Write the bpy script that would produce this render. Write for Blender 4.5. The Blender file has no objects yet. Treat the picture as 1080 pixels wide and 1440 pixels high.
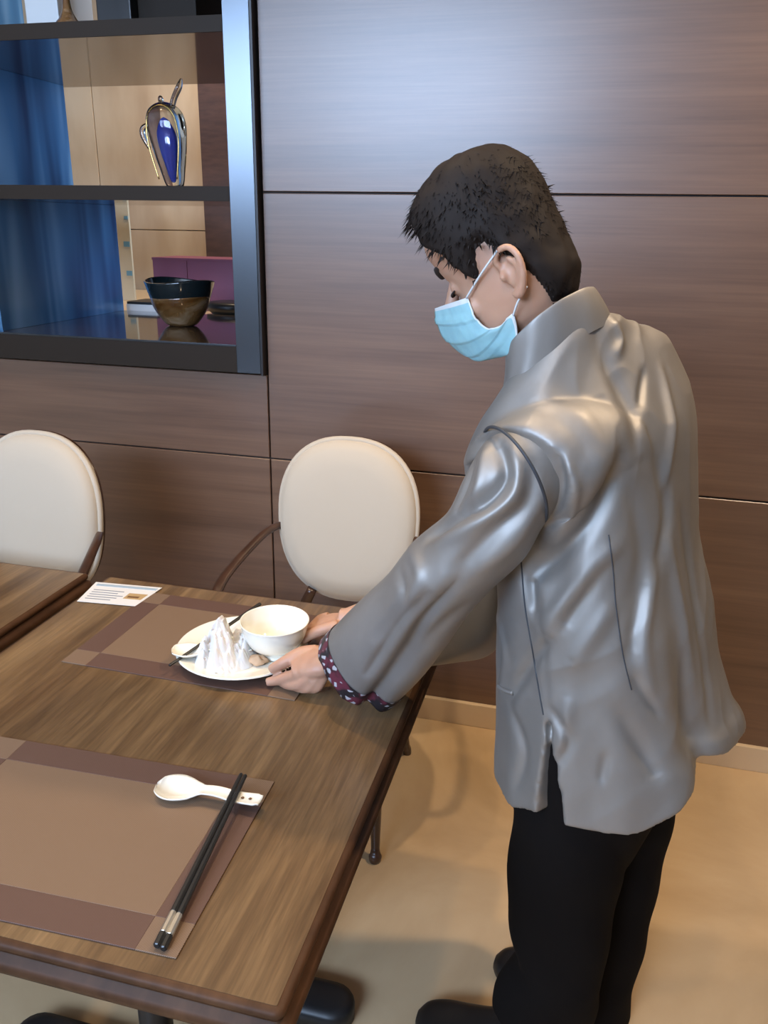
import bpy, bmesh, math, random
import numpy as np
from mathutils import Vector, Matrix, noise
random.seed(7); rng = np.random.default_rng(7)
SC = bpy.context.scene
COL = SC.collection
PI = math.pi

# ------------------------------------------------------------------ camera
F_PX, YAW, PITCH, ROLL, CAM_Z = 1150.27, 0.2486997, 0.3382466, 0.0171970, 1.55
cy_, sy_, cp_, sp_ = math.cos(YAW), math.sin(YAW), math.cos(PITCH), math.sin(PITCH)
FW = Vector((-sy_*cp_, cy_*cp_, -sp_)); r0_ = Vector((cy_, sy_, 0)); u0_ = r0_.cross(FW)
RT = r0_*math.cos(ROLL) + u0_*math.sin(ROLL); UP = -r0_*math.sin(ROLL) + u0_*math.cos(ROLL)
cam_d = bpy.data.cameras.new('camera'); cam = bpy.data.objects.new('camera', cam_d); COL.objects.link(cam)
cam_d.lens = F_PX/1440*36; cam_d.sensor_width = 36; cam_d.clip_start = .02
cam.matrix_world = Matrix(((RT.x, UP.x, -FW.x, 0), (RT.y, UP.y, -FW.y, 0), (RT.z, UP.z, -FW.z, CAM_Z), (0, 0, 0, 1)))
SC.camera = cam
def at(px, py, Y):            # photograph point -> world point on the vertical plane y = Y
    d = RT*((px-540)/F_PX) - UP*((py-720)/F_PX) + FW
    return Vector((0, 0, CAM_Z)) + d*(Y/d.y)
def atz(px, py, z):           # the same on the horizontal plane at height z
    d = RT*((px-540)/F_PX) - UP*((py-720)/F_PX) + FW
    return Vector((0, 0, CAM_Z)) + d*((z-CAM_Z)/d.z)

# ------------------------------------------------------------------ light
SC.view_settings.view_transform = 'Standard'; SC.view_settings.look = 'None'
SC.view_settings.gamma = 1; SC.view_settings.exposure = 0.0
try: SC.view_settings.use_curve_mapping = False
except Exception: pass
w = bpy.data.worlds.new('world'); SC.world = w; w.use_nodes = True
w.node_tree.nodes['Background'].inputs[0].default_value = (1, .90, .80, 1)
w.node_tree.nodes['Background'].inputs[1].default_value = .16
def lamp(name, kind, loc, target, energy, color, **k):
    l = bpy.data.lights.new(name, kind); l.energy = energy; l.color = color
    for a, b in k.items(): setattr(l, a, b)
    o = bpy.data.objects.new(name, l); COL.objects.link(o); o.location = loc
    o.rotation_euler = (Vector(target)-Vector(loc)).to_track_quat('-Z', 'Y').to_euler()
    return o
WARM = (1, .76, .50); DAY = (.50, .69, 1.0)
lamp('table_spot', 'SPOT', (-.75, 1.2, 3.17), (-.66, 1.22, .75), 90, WARM, spot_size=1.25, spot_blend=.8, shadow_soft_size=.05)
lamp('aisle_spot', 'SPOT', (.95, 1.55, 3.17), (.7, 1.7, 0), 150, WARM, spot_size=1.9, spot_blend=.7, shadow_soft_size=.05)
lamp('left_table_spot', 'SPOT', (-1.9, 1.3, 3.17), (-1.6, 1.6, .75), 60, WARM, spot_size=1.6, spot_blend=.8, shadow_soft_size=.05)
lamp('near_spot', 'SPOT', (-.4, -.3, 3.17), (-.35, .5, .75), 50, WARM, spot_size=1.9, spot_blend=.8, shadow_soft_size=.05)
lamp('rear_spot', 'SPOT', (-1.6, 3.3, 3.1), (-1.8, 3.9, 1.4), 110, WARM, spot_size=2.2, spot_blend=.8, shadow_soft_size=.05)
lamp('window_light', 'AREA', (-1.43, -2.38, 2.52), (-1.35, 1.5, 2.2), 185, DAY, shape='RECTANGLE', size=1.9, size_y=1.0)
lamp('left_window_light', 'AREA', (-3.2, -2.38, 2.42), (-2.4, 1.5, 2.1), 45, DAY, shape='RECTANGLE', size=1.0, size_y=1.0)
lamp('rear_window_light', 'AREA', (.9, 3.75, 1.7), (-2, 2.8, 1.6), 120, (.42, .66, 1), shape='RECTANGLE', size=1.6, size_y=2.0)

# ------------------------------------------------------------------ helpers
def tag(o, label=None, cat=None, group=None, kind=None):
    if label: o['label'] = label
    if cat: o['category'] = cat
    if group: o['group'] = group
    if kind: o['kind'] = kind
    return o
def adopt(o, parent):
    if parent is not None:
        o.parent = parent
        M = Matrix.LocRotScale(parent.location, parent.rotation_euler, parent.scale)
        if parent.parent is not None:
            M = parent.parent.matrix_basis @ parent.matrix_parent_inverse @ M
        o.matrix_parent_inverse = M.inverted()
def mk(name, V, Fc, mat, parent=None, smooth=True):
    me = bpy.data.meshes.new(name)
    me.from_pydata([tuple(v) for v in V], [], [tuple(f) for f in Fc]); me.update()
    bm = bmesh.new(); bm.from_mesh(me); bmesh.ops.recalc_face_normals(bm, faces=bm.faces); bm.to_mesh(me); bm.free()
    for m in (mat if isinstance(mat, (list, tuple)) else [mat]): me.materials.append(m)
    if smooth:
        for p in me.polygons: p.use_smooth = True
    o = bpy.data.objects.new(name, me); COL.objects.link(o); adopt(o, parent); return o
def empty(name, loc, rz=0):
    o = bpy.data.objects.new(name, None); COL.objects.link(o); o.location = loc; o.rotation_euler = (0, 0, rz); o.empty_display_size = .1
    return o
def box(name, a, b, mat, parent=None, bevel=.002, seg=2, xf=None):
    bm = bmesh.new(); bmesh.ops.create_cube(bm, size=1)
    a = Vector(a); b = Vector(b)
    for v in bm.verts: v.co = Vector((a.x+(b.x-a.x)*(v.co.x+.5), a.y+(b.y-a.y)*(v.co.y+.5), a.z+(b.z-a.z)*(v.co.z+.5)))
    if bevel > 0: bmesh.ops.bevel(bm, geom=bm.edges[:], offset=bevel, segments=seg, affect='EDGES', profile=.6)
    if xf: 
        for v in bm.verts: v.co = xf(v.co)
    bmesh.ops.recalc_face_normals(bm, faces=bm.faces)
    me = bpy.data.meshes.new(name); bm.to_mesh(me); bm.free(); me.materials.append(mat)
    o = bpy.data.objects.new(name, me); COL.objects.link(o); adopt(o, parent); return o
def grid_faces(nr, ns, closed=True, off=0):
    Fc = []
    for i in range(nr-1):
        for j in range(ns if closed else ns-1):
            k = (j+1) % ns
            Fc.append((off+i*ns+j, off+i*ns+k, off+(i+1)*ns+k, off+(i+1)*ns+j))
    return Fc
def lathe_vf(prof, seg=40, c=(0, 0, 0), sx=1, sy=1):
    V = [];
    for r, z in prof:
        for j in range(seg):
            a = 2*PI*j/seg; V.append((c[0]+r*sx*math.cos(a), c[1]+r*sy*math.sin(a), c[2]+z))
    Fc = grid_faces(len(prof), seg)
    return V, Fc
def capped(V, Fc, nr, ns):
    Fc = list(Fc); Fc.append(tuple(range(ns))[::-1]); Fc.append(tuple(range((nr-1)*ns, nr*ns))); return V, Fc
def catmull(P, n):
    P = np.array(P, float); m = len(P); out = []
    for t in np.linspace(0, m-1, n):
        i = min(int(t), m-2); f = t-i
        p0 = P[max(i-1, 0)]; p1 = P[i]; p2 = P[i+1]; p3 = P[min(i+2, m-1)]
        out.append(.5*((2*p1)+(-p0+p2)*f+(2*p0-5*p1+4*p2-p3)*f*f+(-p0+3*p1-3*p2+p3)*f**3))
    return np.array(out)
def tube_vf(pts, rad, n=24, seg=12, flat=None):
    P0_ = pts; P = catmull(pts, n); Rr = catmull([(r, r) if not hasattr(r, '__len__') else tuple(r) for r in rad], n) if len(rad) == len(P0_) else None
    assert Rr is not None, 'radii %d pts %d' % (len(rad), len(P0_))
    V = []; ref = None
    for i in range(n):
        T = P[min(i+1, n-1)]-P[max(i-1, 0)]; T /= np.linalg.norm(T)+1e-9
        if ref is None: ref = np.array([0, 0, 1.]) if abs(T[2]) < .9 else np.array([1., 0, 0])
        A = np.cross(T, ref); A /= np.linalg.norm(A); B = np.cross(A, T); ref = B
        ra = Rr[i][0]; rb = Rr[i][-1]
        for j in range(seg):
            a = 2*PI*j/seg; V.append(P[i]+A*ra*math.cos(a)+B*rb*math.sin(a))
    return capped(V, grid_faces(n, seg), n, seg)
def tube(name, pts, rad, mat, parent=None, n=24, seg=12):
    V, Fc = tube_vf(pts, rad, n, seg); return mk(name, V, Fc, mat, parent)
def ell_vf(c, r, rot=None, nu=20, nv=12):
    V = []; Fc = []
    M = rot if rot is not None else Matrix.Identity(3)
    for i in range(nv+1):
        ph = -PI/2+PI*i/nv
        for j in range(nu):
            a = 2*PI*j/nu
            q = M @ Vector((r[0]*math.cos(ph)*math.cos(a)*1, r[1]*math.cos(ph)*math.sin(a), r[2]*math.sin(ph)))
            if i in (0, nv): q = q + M @ Vector((1e-4*math.cos(a), 1e-4*math.sin(a), 0))
            V.append(Vector(c)+q)
    return capped(V, grid_faces(nv+1, nu), nv+1, nu)
def merge(parts):
    V = []; Fc = []
    for v, f in parts:
        o = len(V); V += [tuple(x) for x in v]; Fc += [tuple(i+o for i in q) for q in f]
    return V, Fc
def voxel_mesh(parts, size, smooth=4, fac=.5):
    V, Fc = merge(parts); me = bpy.data.meshes.new('tmp'); me.from_pydata(V, [], Fc); me.update()
    bm = bmesh.new(); bm.from_mesh(me); bmesh.ops.recalc_face_normals(bm, faces=bm.faces); bm.to_mesh(me); bm.free()
    o = bpy.data.objects.new('tmp', me); COL.objects.link(o)
    m = o.modifiers.new('r', 'REMESH'); m.mode = 'VOXEL'; m.voxel_size = size; m.adaptivity = 0
    s = o.modifiers.new('s', 'SMOOTH'); s.iterations = smooth; s.factor = fac
    dg = bpy.context.evaluated_depsgraph_get(); out = bpy.data.meshes.new_from_object(o.evaluated_get(dg))
    bpy.data.objects.remove(o); bpy.data.meshes.remove(me)
    for p in out.polygons: p.use_smooth = True
    return out
def link_mesh(name, me, mat, parent=None):
    me.name = name; me.materials.clear()
    for m in (mat if isinstance(mat, (list, tuple)) else [mat]): me.materials.append(m)
    o = bpy.data.objects.new(name, me); COL.objects.link(o); adopt(o, parent); return o
def displace(me, fn):
    n = len(me.vertices); co = np.empty(n*3, np.float32); no = np.empty(n*3, np.float32)
    me.vertices.foreach_get('co', co); me.vertices.foreach_get('normal', no)
    co = co.reshape(-1, 3); no = no.reshape(-1, 3); d = fn(co.astype(float), no.astype(float)); co += (no*d[:, None]).astype(np.float32)
    me.vertices.foreach_set('co', co.ravel()); me.update()
def copy_tree(o, parent=None):
    c = o.copy(); COL.objects.link(c)
    if parent is not None: c.parent = parent
    for ch in [x for x in bpy.data.objects if x.parent is o]: copy_tree(ch, c)
    return c

# ------------------------------------------------------------------ materials
def mat(name, col=(.5, .5, .5), rough=.5, metal=0., **k):
    m = bpy.data.materials.new(name); m.use_nodes = True; b = m.node_tree.nodes['Principled BSDF']
    b.inputs['Base Color'].default_value = (*col, 1); b.inputs['Roughness'].default_value = rough; b.inputs['Metallic'].default_value = metal
    for a, v in k.items(): b.inputs[a.replace('_', ' ')].default_value = v
    return m
def nd(m, t, **k):
    n = m.node_tree.nodes.new(t)
    for a, v in k.items(): setattr(n, a, v)
    return n
def lk(m, a, b): m.node_tree.links.new(a, b)
def coords(m, scale, kind='Object', rot=(0, 0, 0)):
    t = nd(m, 'ShaderNodeTexCoord'); mp = nd(m, 'ShaderNodeMapping'); mp.inputs['Scale'].default_value = scale; mp.inputs['Rotation'].default_value = rot
    if kind == 'World':
        g = nd(m, 'ShaderNodeNewGeometry'); lk(m, g.outputs['Position'], mp.inputs[0])
    else: lk(m, t.outputs[kind], mp.inputs[0])
    return mp.outputs[0]
def ramp(m, fac, stops):
    r = nd(m, 'ShaderNodeValToRGB'); e = r.color_ramp.elements
    while len(e) < len(stops): e.new(.5)
    for i, (p, c) in enumerate(stops): e[i].position = p; e[i].color = (*c, 1)
    lk(m, fac, r.inputs[0]); return r.outputs[0]
def noise_tex(m, vec, scale=5, detail=4, rough=.5, dist=0):
    n = nd(m, 'ShaderNodeTexNoise'); n.inputs['Scale'].default_value = scale; n.inputs['Detail'].default_value = detail
    n.inputs['Roughness'].default_value = rough; n.inputs['Distortion'].default_value = dist; lk(m, vec, n.inputs['Vector']); return n.outputs[0]
def setc(m, out, sock='Base Color'): lk(m, out, m.node_tree.nodes['Principled BSDF'].inputs[sock])
def bump(m, h, strength=.2, dist=.002):
    b = nd(m, 'ShaderNodeBump'); b.inputs['Strength'].default_value = strength; b.inputs['Distance'].default_value = dist
    lk(m, h, b.inputs['Height']); setc(m, b.outputs[0], 'Normal')
def grain(name, stops, scale, rough=.35, coat=0, fmix=.55, rot=(0, 0, 0), bstr=.1, fine=None, kind='World', croughness=.2):
    m = mat(name, rough=rough); v = coords(m, scale, kind, rot)
    a = noise_tex(m, v, 1, 6, .62, .3); setc(m, ramp(m, a, stops))
    f = noise_tex(m, coords(m, fine or tuple(s*6 for s in scale), kind, rot), 1, 3, .6)
    mx = nd(m, 'ShaderNodeMixRGB', blend_type='MULTIPLY'); mx.inputs[0].default_value = fmix
    lk(m, ramp(m, a, stops), mx.inputs[1]); lk(m, ramp(m, f, [(.35, (.55, .55, .55)), (.65, (1.15, 1.15, 1.15))]), mx.inputs[2]); setc(m, mx.outputs[0])
    bump(m, f, bstr, .001)
    m.node_tree.nodes['Principled BSDF'].inputs['Coat Weight'].default_value = coat
    m.node_tree.nodes['Principled BSDF'].inputs['Coat Roughness'].default_value = croughness
    return m
M_wall = grain('wall_veneer', [(.30, (.098, .048, .026)), (.5, (.138, .070, .039)), (.72, (.175, .094, .054))], (.9, 1, 16), .45, .9, fine=(2.5, 2, 160), bstr=.03, croughness=.30, fmix=.28)
M_groove = mat('groove_dark', (.02, .012, .01), .7)
M_table = grain('table_wood', [(.30, (.085, .045, .019)), (.5, (.155, .090, .040)), (.72, (.25, .155, .072))], (16, 1.6, 2), .34, .25, fine=(190, 9, 10), bstr=.12, croughness=.25)
M_edge = grain('table_edge_wood', [(.3, (.045, .020, .010)), (.7, (.10, .047, .022))], (6, 3, 6), .5, 0)
M_edge.node_tree.nodes['Principled BSDF'].inputs['Specular IOR Level'].default_value = .15
M_chairwood = grain('chair_wood', [(.3, (.030, .012, .007)), (.7, (.07, .030, .016))], (5, 5, 5), .3, .3)
M_black = mat('black_cast_base', (.012, .011, .011), .45)
M_frame = mat('shelf_lacquer', (.024, .017, .012), .55, 0, Specular_IOR_Level=.15)
M_post = mat('brushed_steel', (.135, .15, .17), .26, 1.0)
M_fdark = mat('frame_dark_edge', (.012, .010, .010), .4)
M_shelftop = mat('shelf_gloss', (.045, .030, .022), .09, .0, Coat_Weight=.5, Coat_Roughness=.05)
M_blue = mat('glass_painted_blue_reflection', (.035, .12, .27), .30, .45, Coat_Weight=.6, Coat_Roughness=.18)
v = coords(M_blue, (1, 5.5, .5), 'World'); setc(M_blue, ramp(M_blue, noise_tex(M_blue, v, 1, 2, .5, .6), [(.36, (.015, .06, .15)), (.52, (.07, .21, .40)), (.66, (.30, .52, .75))]))  # blue and its pale streaks paint the window reflection into the glass colour
M_floor = mat('marble', rough=.22)
v = coords(M_floor, (1.1, 1.1, 1.1), 'World'); a = noise_tex(M_floor, v, 1.3, 6, .55, 1.2)
setc(M_floor, ramp(M_floor, a, [(.3, (.44, .295, .155)), (.5, (.54, .375, .21)), (.7, (.62, .45, .265))]))
M_base = mat('beige_stone', (.66, .50, .32), .35)
M_beige = mat('beige_stone_panel', rough=.5); v = coords(M_beige, (2, 2, .6), 'World')
setc(M_beige, ramp(M_beige, noise_tex(M_beige, v, 2, 4), [(.35, (.36, .25, .15)), (.65, (.50, .38, .25))]))
M_brown = grain('rear_brown_panel', [(.3, (.05, .022, .014)), (.7, (.085, .04, .026))], (2, 2, 9), .4)
M_plaster = mat('plaster', (.55, .50, .44), .8)
M_cream = mat('cream_upholstery', (.50, .42, .32), .75, Sheen_Weight=.3)
v = coords(M_cream, (400, 400, 400)); bump(M_cream, noise_tex(M_cream, v, 1, 2), .1, .0005)
M_china = mat('white_porcelain', (.82, .79, .69), .12, Coat_Weight=.6, Coat_Roughness=.05)
M_tissue = mat('tissue_paper', (.66, .645, .63), .85, Subsurface_Weight=.1)
M_lacq = mat('black_lacquer', (.012, .012, .012), .38)
M_silver = mat('silver_band', (.55, .52, .46), .35, .9)
M_card = mat('white_card', (.72, .71, .69), .4)
M_print = mat('grey_print', (.22, .24, .27), .5); M_tan = mat('tan_print', (.45, .30, .14), .5); M_bluep = mat('blue_print', (.33, .42, .50), .5)
def weave(name, col, col2):
    m = mat(name, rough=.55); v = coords(m, (1, 1, 1), 'World', (0, 0, .6))
    t = nd(m, 'ShaderNodeTexWave'); t.inputs['Scale'].default_value = 150; t.inputs['Distortion'].default_value = .3; lk(m, v, t.inputs[0])
    c = nd(m, 'ShaderNodeTexChecker'); c.inputs['Scale'].default_value = 900; lk(m, v, c.inputs[0])
    setc(m, ramp(m, t.outputs['Fac'], [(.2, col2), (.8, col)])); bump(m, t.outputs['Fac'], .25, .0006); return m
M_matc = weave('mat_centre', (.205, .130, .078), (.150, .092, .056)); M_matb = weave('mat_border', (.118, .062, .044), (.082, .042, .031)); M_matk = weave('mat_corner', (.215, .138, .085), (.13, .08, .052))
M_skin = mat('skin', rough=.48, Subsurface_Weight=.12, Subsurface_Scale=.01)
v = coords(M_skin, (14, 14, 14)); setc(M_skin, ramp(M_skin, noise_tex(M_skin, v, 1, 3), [(.3, (.42, .225, .145)), (.7, (.52, .30, .20))]))
M_hair = mat('black_hair', (.017, .012, .010), .7, Specular_IOR_Level=.2)
M_satin = mat('grey_satin', (.33, .295, .27), .54, .62)
v = coords(M_satin, (5, 5, 3)); setc(M_satin, ramp(M_satin, noise_tex(M_satin, v, 1, 4, .55, .5), [(.3, (.255, .238, .218)), (.7, (.345, .325, .305))]))
bump(M_satin, noise_tex(M_satin, coords(M_satin, (26, 26, 14), rot=(0, .5, 0)), 1, 3, .5, .6), .12, .005)
M_seam = mat('seam_thread', (.05, .055, .065), .6, .2)
M_cuff = mat('patterned_trim', rough=.5)
v = coords(M_cuff, (1, 1, 1)); t = nd(M_cuff, 'ShaderNodeTexVoronoi', feature='DISTANCE_TO_EDGE'); t.inputs['Scale'].default_value = 75; lk(M_cuff, v, t.inputs['Vector'])
nz = noise_tex(M_cuff, v, 40, 2); mx = nd(M_cuff, 'ShaderNodeMixRGB'); lk(M_cuff, ramp(M_cuff, t.outputs[0], [(.22, (0, 0, 0)), (.28, (1, 1, 1))]), mx.inputs[0])
lk(M_cuff, ramp(M_cuff, nz, [(.45, (.012, .010, .014)), (.55, (.11, .018, .035))]), mx.inputs[1]); mx.inputs[2].default_value = (.42, .42, .45, 1)
setc(M_cuff, mx.outputs[0])
M_lining = mat('dark_lining', (.030, .020, .026), .7)
M_trouser = mat('black_trouser_cloth', (.007, .0055, .005), .9, Specular_IOR_Level=.08)
M_shoe = mat('black_shoe', (.012, .010, .009), .4)
M_mask = mat('pale_blue_mask', rough=.75, Subsurface_Weight=.1)
v = coords(M_mask, (60, 60, 60)); setc(M_mask, ramp(M_mask, noise_tex(M_mask, v, 1, 3), [(.3, (.25, .46, .51)), (.7, (.30, .53, .57))]))
M_maskw = mat('mask_edge_white', (.62, .65, .66), .7)
M_lash = mat('dark_brow', (.02, .012, .01), .8); M_eye = mat('eye_white', (.6, .55, .5), .2)
def glass(name, col, rough=.03, ior=1.45):
    m = mat(name, col, rough); b = m.node_tree.nodes['Principled BSDF']; b.inputs['Transmission Weight'].default_value = 1; b.inputs['IOR'].default_value = ior; return m
M_glass = glass('clear_glass', (.95, .93, .86)); M_amber = mat('amber_glass', (.20, .085, .02), .10, .1, Coat_Weight=.8, Transmission_Weight=.45)
v = coords(M_amber, (9, 9, 14)); setc(M_amber, ramp(M_amber, noise_tex(M_amber, v, 1, 3, .6, 1), [(.35, (.16, .06, .012)), (.55, (.30, .15, .05)), (.72, (.50, .34, .20))]))
M_cobalt = mat('cobalt_glass', (.015, .04, .42), .1, .1, Coat_Weight=1); M_gold = mat('gold_leaf', (.60, .40, .14), .25, .9)
M_tealblk = mat('black_teal_glass', (.008, .014, .016), .08, Coat_Weight=.8)
M_purple = mat('magenta_board', (.22, .06, .10), .6); M_teal = mat('teal_print', (.12, .25, .30), .6); M_ban = mat('cream_banner', (.52, .42, .27), .7)
M_food = mat('brown_scrap', (.16, .08, .03), .6); M_food2 = mat('tan_scrap', (.55, .36, .22), .7)
M_winframe = mat('window_frame', (.08, .08, .085), .5)
M_sky = mat('window_daylight', (.5, .7, 1)); bb = M_sky.node_tree.nodes['Principled BSDF']; bb.inputs['Emission Color'].default_value = (.55, .72, 1, 1); bb.inputs['Emission Strength'].default_value = 3.2
M_lampglow = mat('lamp_glow', (1, .9, .7)); bb = M_lampglow.node_tree.nodes['Principled BSDF']; bb.inputs['Emission Color'].default_value = (1, .82, .58, 1); bb.inputs['Emission Strength'].default_value = 12

# ------------------------------------------------------------------ setting
W = 2.32
def S(o): return tag(o, kind='structure')
S(box('floor', (-5, -4.2, -.1), (4, 5.2, 0), M_floor, bevel=0))
S(box('ceiling', (-5, -4.2, 3.25), (4, 5.2, 3.35), M_plaster, bevel=0))
S(box('wall_right', (3.6, -4.2, 0), (3.7, 5.2, 3.25), M_plaster, bevel=0))
S(box('wall_left', (-5, -4.2, 0), (-4.9, 5.2, 3.25), M_plaster, bevel=0))
wn = S(box('wall_near', (-5, -2.6, 0), (4, -2.5, 3.25), M_plaster, bevel=0))
wi = S(box('window_1', (-3.9, -2.498, 1.9), (-.4, -2.46, 3.12), M_winframe, bevel=0))
for i in range(3):
    x = -3.85+i*1.15
    box('pane', (x, -2.459, 1.95), (x+1.1, -2.45, 3.07), M_sky, wi, bevel=0)
# veneered wall with recessed joints; the shelving stands in an opening left of x = -0.965
wb = S(box('wall_back', (-4.9, W+.012, 0), (3.6, W+.10, 1.10), M_groove, bevel=0))
wb2 = S(box('wall_upper', (-.985, W+.012, 1.10), (3.6, W+.10, 3.25), M_groove, bevel=0))
g = .0025
rows = [(0, .848), (.848, 1.630), (1.630, 2.55), (2.55, 3.25)]
def panel(x0, x1, z0, z1, par): return box('panel', (x0+g, W, z0+g), (x1-g, W+.014, z1-g), M_wall, par, bevel=.0015, seg=1)
for x0, x1 in [(-.962, 1.45), (1.45, 3.6)]:
    for i, (z0, z1) in enumerate(rows): panel(x0, x1, max(z0, .0), z1, wb if z1 < 1.1 else wb2)
for x0, x1 in [(-3.4, -.962), (-4.9, -3.4)]:
    panel(x0, x1, 0, .848, wb); panel(x0, x1, .848, 1.112, wb)
S(box('baseboard_back', (-4.9, W-.016, 0), (3.6, W, .082), M_base, bevel=.002))
# room beyond the open shelving
rw = S(box('wall_rear', (-4.9, 4.3, 0), (3.6, 4.4, 3.25), M_groove, bevel=0))
xb = at(283, 200, 4.28).x
xs = [xb-4*.62-.3, xb-3*.62, xb-2*.62, xb-.62, xb]
for i in range(4):
    for z0, z1 in [(0, .75), (.75, 1.5), (1.5, 2.25), (2.25, 3)]:
        box('stone_panel', (xs[i]+.002, 4.28, z0+.002), (xs[i+1]-.002, 4.302, z1-.002), M_beige, rw, bevel=.002, seg=1)
box('brown_panel', (xb, 4.27, 0), (3.5, 4.302, 3), M_brown, rw, bevel=.002)

# ------------------------------------------------------------------ open shelving
YF, YB = 2.29, 3.06
sh = empty('display_shelving', (-1.5, YF, 1.12)); tag(sh, 'dark lacquered open display shelving with a steel-faced post, set into the veneered wall', 'shelf')
box('post', (-1.048, YF, 1.118), (-.972, YF+.05, 3.0), M_post, sh, bevel=.001)
box('side_panel', (-1.046, YF+.05, 1.118), (-.9665, YB, 3.0), M_fdark, sh, bevel=.001)
box('edge_strip', (-.972, YF+.002, 1.112), (-.9645, YF+.06, 3.0), M_fdark, sh, bevel=.0008)
box('bottom_rail', (-3.2, YF, 1.118), (-1.048, YF+.03, 1.196), M_frame, sh, bevel=.001)
box('shelf', (-3.2, YF+.001, 1.16), (-1.048, YB, 1.2), M_shelftop, sh, bevel=.001)
box('shelf', (-3.2, YF+.001, 1.604), (-1.048, YB, 1.644), M_shelftop, sh, bevel=.001)
box('shelf', (-3.2, YF+.001, 2.027), (-1.048, YB+.03, 2.066), M_shelftop, sh, bevel=.001)
for z in (1.604, 2.027): box('shelf_edge', (-3.2, YF-.002, z), (-1.048, YF+.002, z+.04), M_frame, sh, bevel=.0005)
box('edge_strip', (-3.2, YF-.0015, 1.196), (-1.048, YF+.004, 1.2015), M_post, sh, bevel=.0004)
for x, z0, z1 in [(-1.885, 1.2, 1.604), (-2.06, 1.644, 2.027), (-2.2, 2.066, 2.9)]:
    p = box('divider', (x-.02, YF+.03, z0), (x, YB-.01, z1), M_blue, sh, bevel=.001)
    tag(p, 'glossy divider with blue window reflection painted into its colour')

def shelf_z(z): return z
# glass jug on the middle shelf
B = at(241, 258, 2.36); bx, by = B.x, 2.36
jug = empty('glass_jug', (bx, by, 1.644)); tag(jug, 'clear blown glass jug with a cobalt teardrop inside, on the middle shelf', 'vase')
pr = [(.001, 0), (.022, 0), (.030, .01), (.040, .05), (.052, .10), (.060, .15), (.060, .18), (.050, .205), (.030, .220), (.012, .226), (.001, .227)]
V, Fc = lathe_vf([tuple(q) for q in catmull(pr, 40)], 36, (0, 0, 0), 1, .6)
V = [(bx+v[0]-.10*v[2]+.012, by+v[1], 1.6442+v[2]) for v in V]; mk('glass_body', V, Fc, M_glass, jug)
pr = [(.0005, .012), (.008, .02), (.018, .07), (.026, .12), (.024, .15), (.012, .176), (.0005, .184)]
V, Fc = lathe_vf([tuple(q) for q in catmull(pr, 30)], 24, (0, 0, 0), 1, .55)
mk('teardrop', [(bx+v[0]-.10*v[2]+.012, by+v[1], 1.6442+v[2]) for v in V], Fc, M_cobalt, jug)
def J(dx, dz, dy=0): return (bx+dx, by+dy, 1.6442+dz)
tube('gold_rim', [J(-.028, .02, -.02), J(-.055, .12, -.02), J(-.050, .19, -.02), J(-.01, .216, -.02), J(.03, .19, -.02), J(.042, .12, -.02), J(.030, .02, -.02)], [.0022]*7, M_gold, jug, 50, 8)
tube('spout', [J(.015, .205), J(.026, .235), J(.044, .265), J(.052, .285)], [(.009, .008), (.010, .008), (.011, .008), (.003, .003)], M_glass, jug, 24, 12)
tube('handle', [J(-.05, .17), J(-.078, .16), J(-.082, .14), J(-.064, .105)], [.006, .008, .008, .005], M_glass, jug, 20, 10)
tube('knob', [J(-.015, .222), J(-.017, .235), J(-.016, .243)], [.006, .008, .003], M_glass, jug, 10, 10)
# bowl on the bottom shelf
bw = atz(253, 452, 1.2); by = 2.68; bx = at(255, 440, by).x
bowl = empty('art_glass_bowl', (bx, by, 1.2)); tag(bowl, 'amber art glass bowl with a wide black rim, on the lowest shelf', 'bowl')
def blathe(prof, n, name, m, thick=.006):
    outer = catmull(prof, n); inner = outer[::-1].copy(); inner[:, 0] = np.maximum(inner[:, 0]-thick, .002); inner[:, 1] += thick*.5
    prof2 = [tuple(q) for q in outer]+[tuple(q) for q in inner]
    V, Fc = lathe_vf(prof2, 48); V = [(bx+x, by+y*.85, 1.2+z+.006*math.cos(math.atan2(y, x)*2+1)*z/.15) for x, y, z in V]
    return mk(name, V, Fc, m, bowl)
blathe([(.002, .003), (.045, .001), (.070, .022), (.096, .062), (.108, .100)], 24, 'amber_body', M_amber)
blathe([(.108, .1), (.117, .125), (.125, .152)], 12, 'black_rim', M_tealblk)
# things at the back of the lowest shelf
def rearbox(name, p0, p1, Y0, Y1, m, label, cat, z0=1.2):
    a = at(p0[0], p0[1], Y0); b = at(p1[0], p1[1], Y0)
    o = box(name, (a.x, Y0, z0), (b.x, Y1, max(a.z, z0+.01)), m, bevel=.003); tag(o, label, cat); return o
cnt = S(box('trim_1', (-3.2, 3.07, 1.10), (-1.0, 4.2, 1.185), M_base, bevel=.003))
pb = empty('magenta_box', (-1.85, 3.5, 1.185)); tag(pb, 'matt magenta box standing behind the amber bowl', 'box')
a = at(214, 363, 3.3); c = at(262, 363, 3.3); b_ = at(345, 363, 3.3)
box('box_side', (a.x, 3.3, 1.186), (c.x-.001, 3.52, a.z), M_purple, pb, bevel=.002)
box('box_side', (c.x+.001, 3.3, 1.186), (b_.x, 3.52, a.z), M_purple, pb, bevel=.002)
box('box_lid', (a.x-.002, 3.298, a.z-.006), (b_.x+.002, 3.522, a.z+.004), M_purple, pb, bevel=.001)
a = at(180, 436, 3.12); b_ = at(222, 418, 3.12)
bk = empty('black_book', (a.x, 3.12, 1.185)); tag(bk, 'black covered book lying flat, left of the amber bowl on the back ledge', 'book')
box('cover', (a.x, 3.10, 1.186), (b_.x, 3.25, 1.194), M_lacq, bk, bevel=.001)
box('pages', (a.x+.004, 3.104, 1.194), (b_.x-.004, 3.246, 1.222), M_card, bk, bevel=.001)
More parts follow.
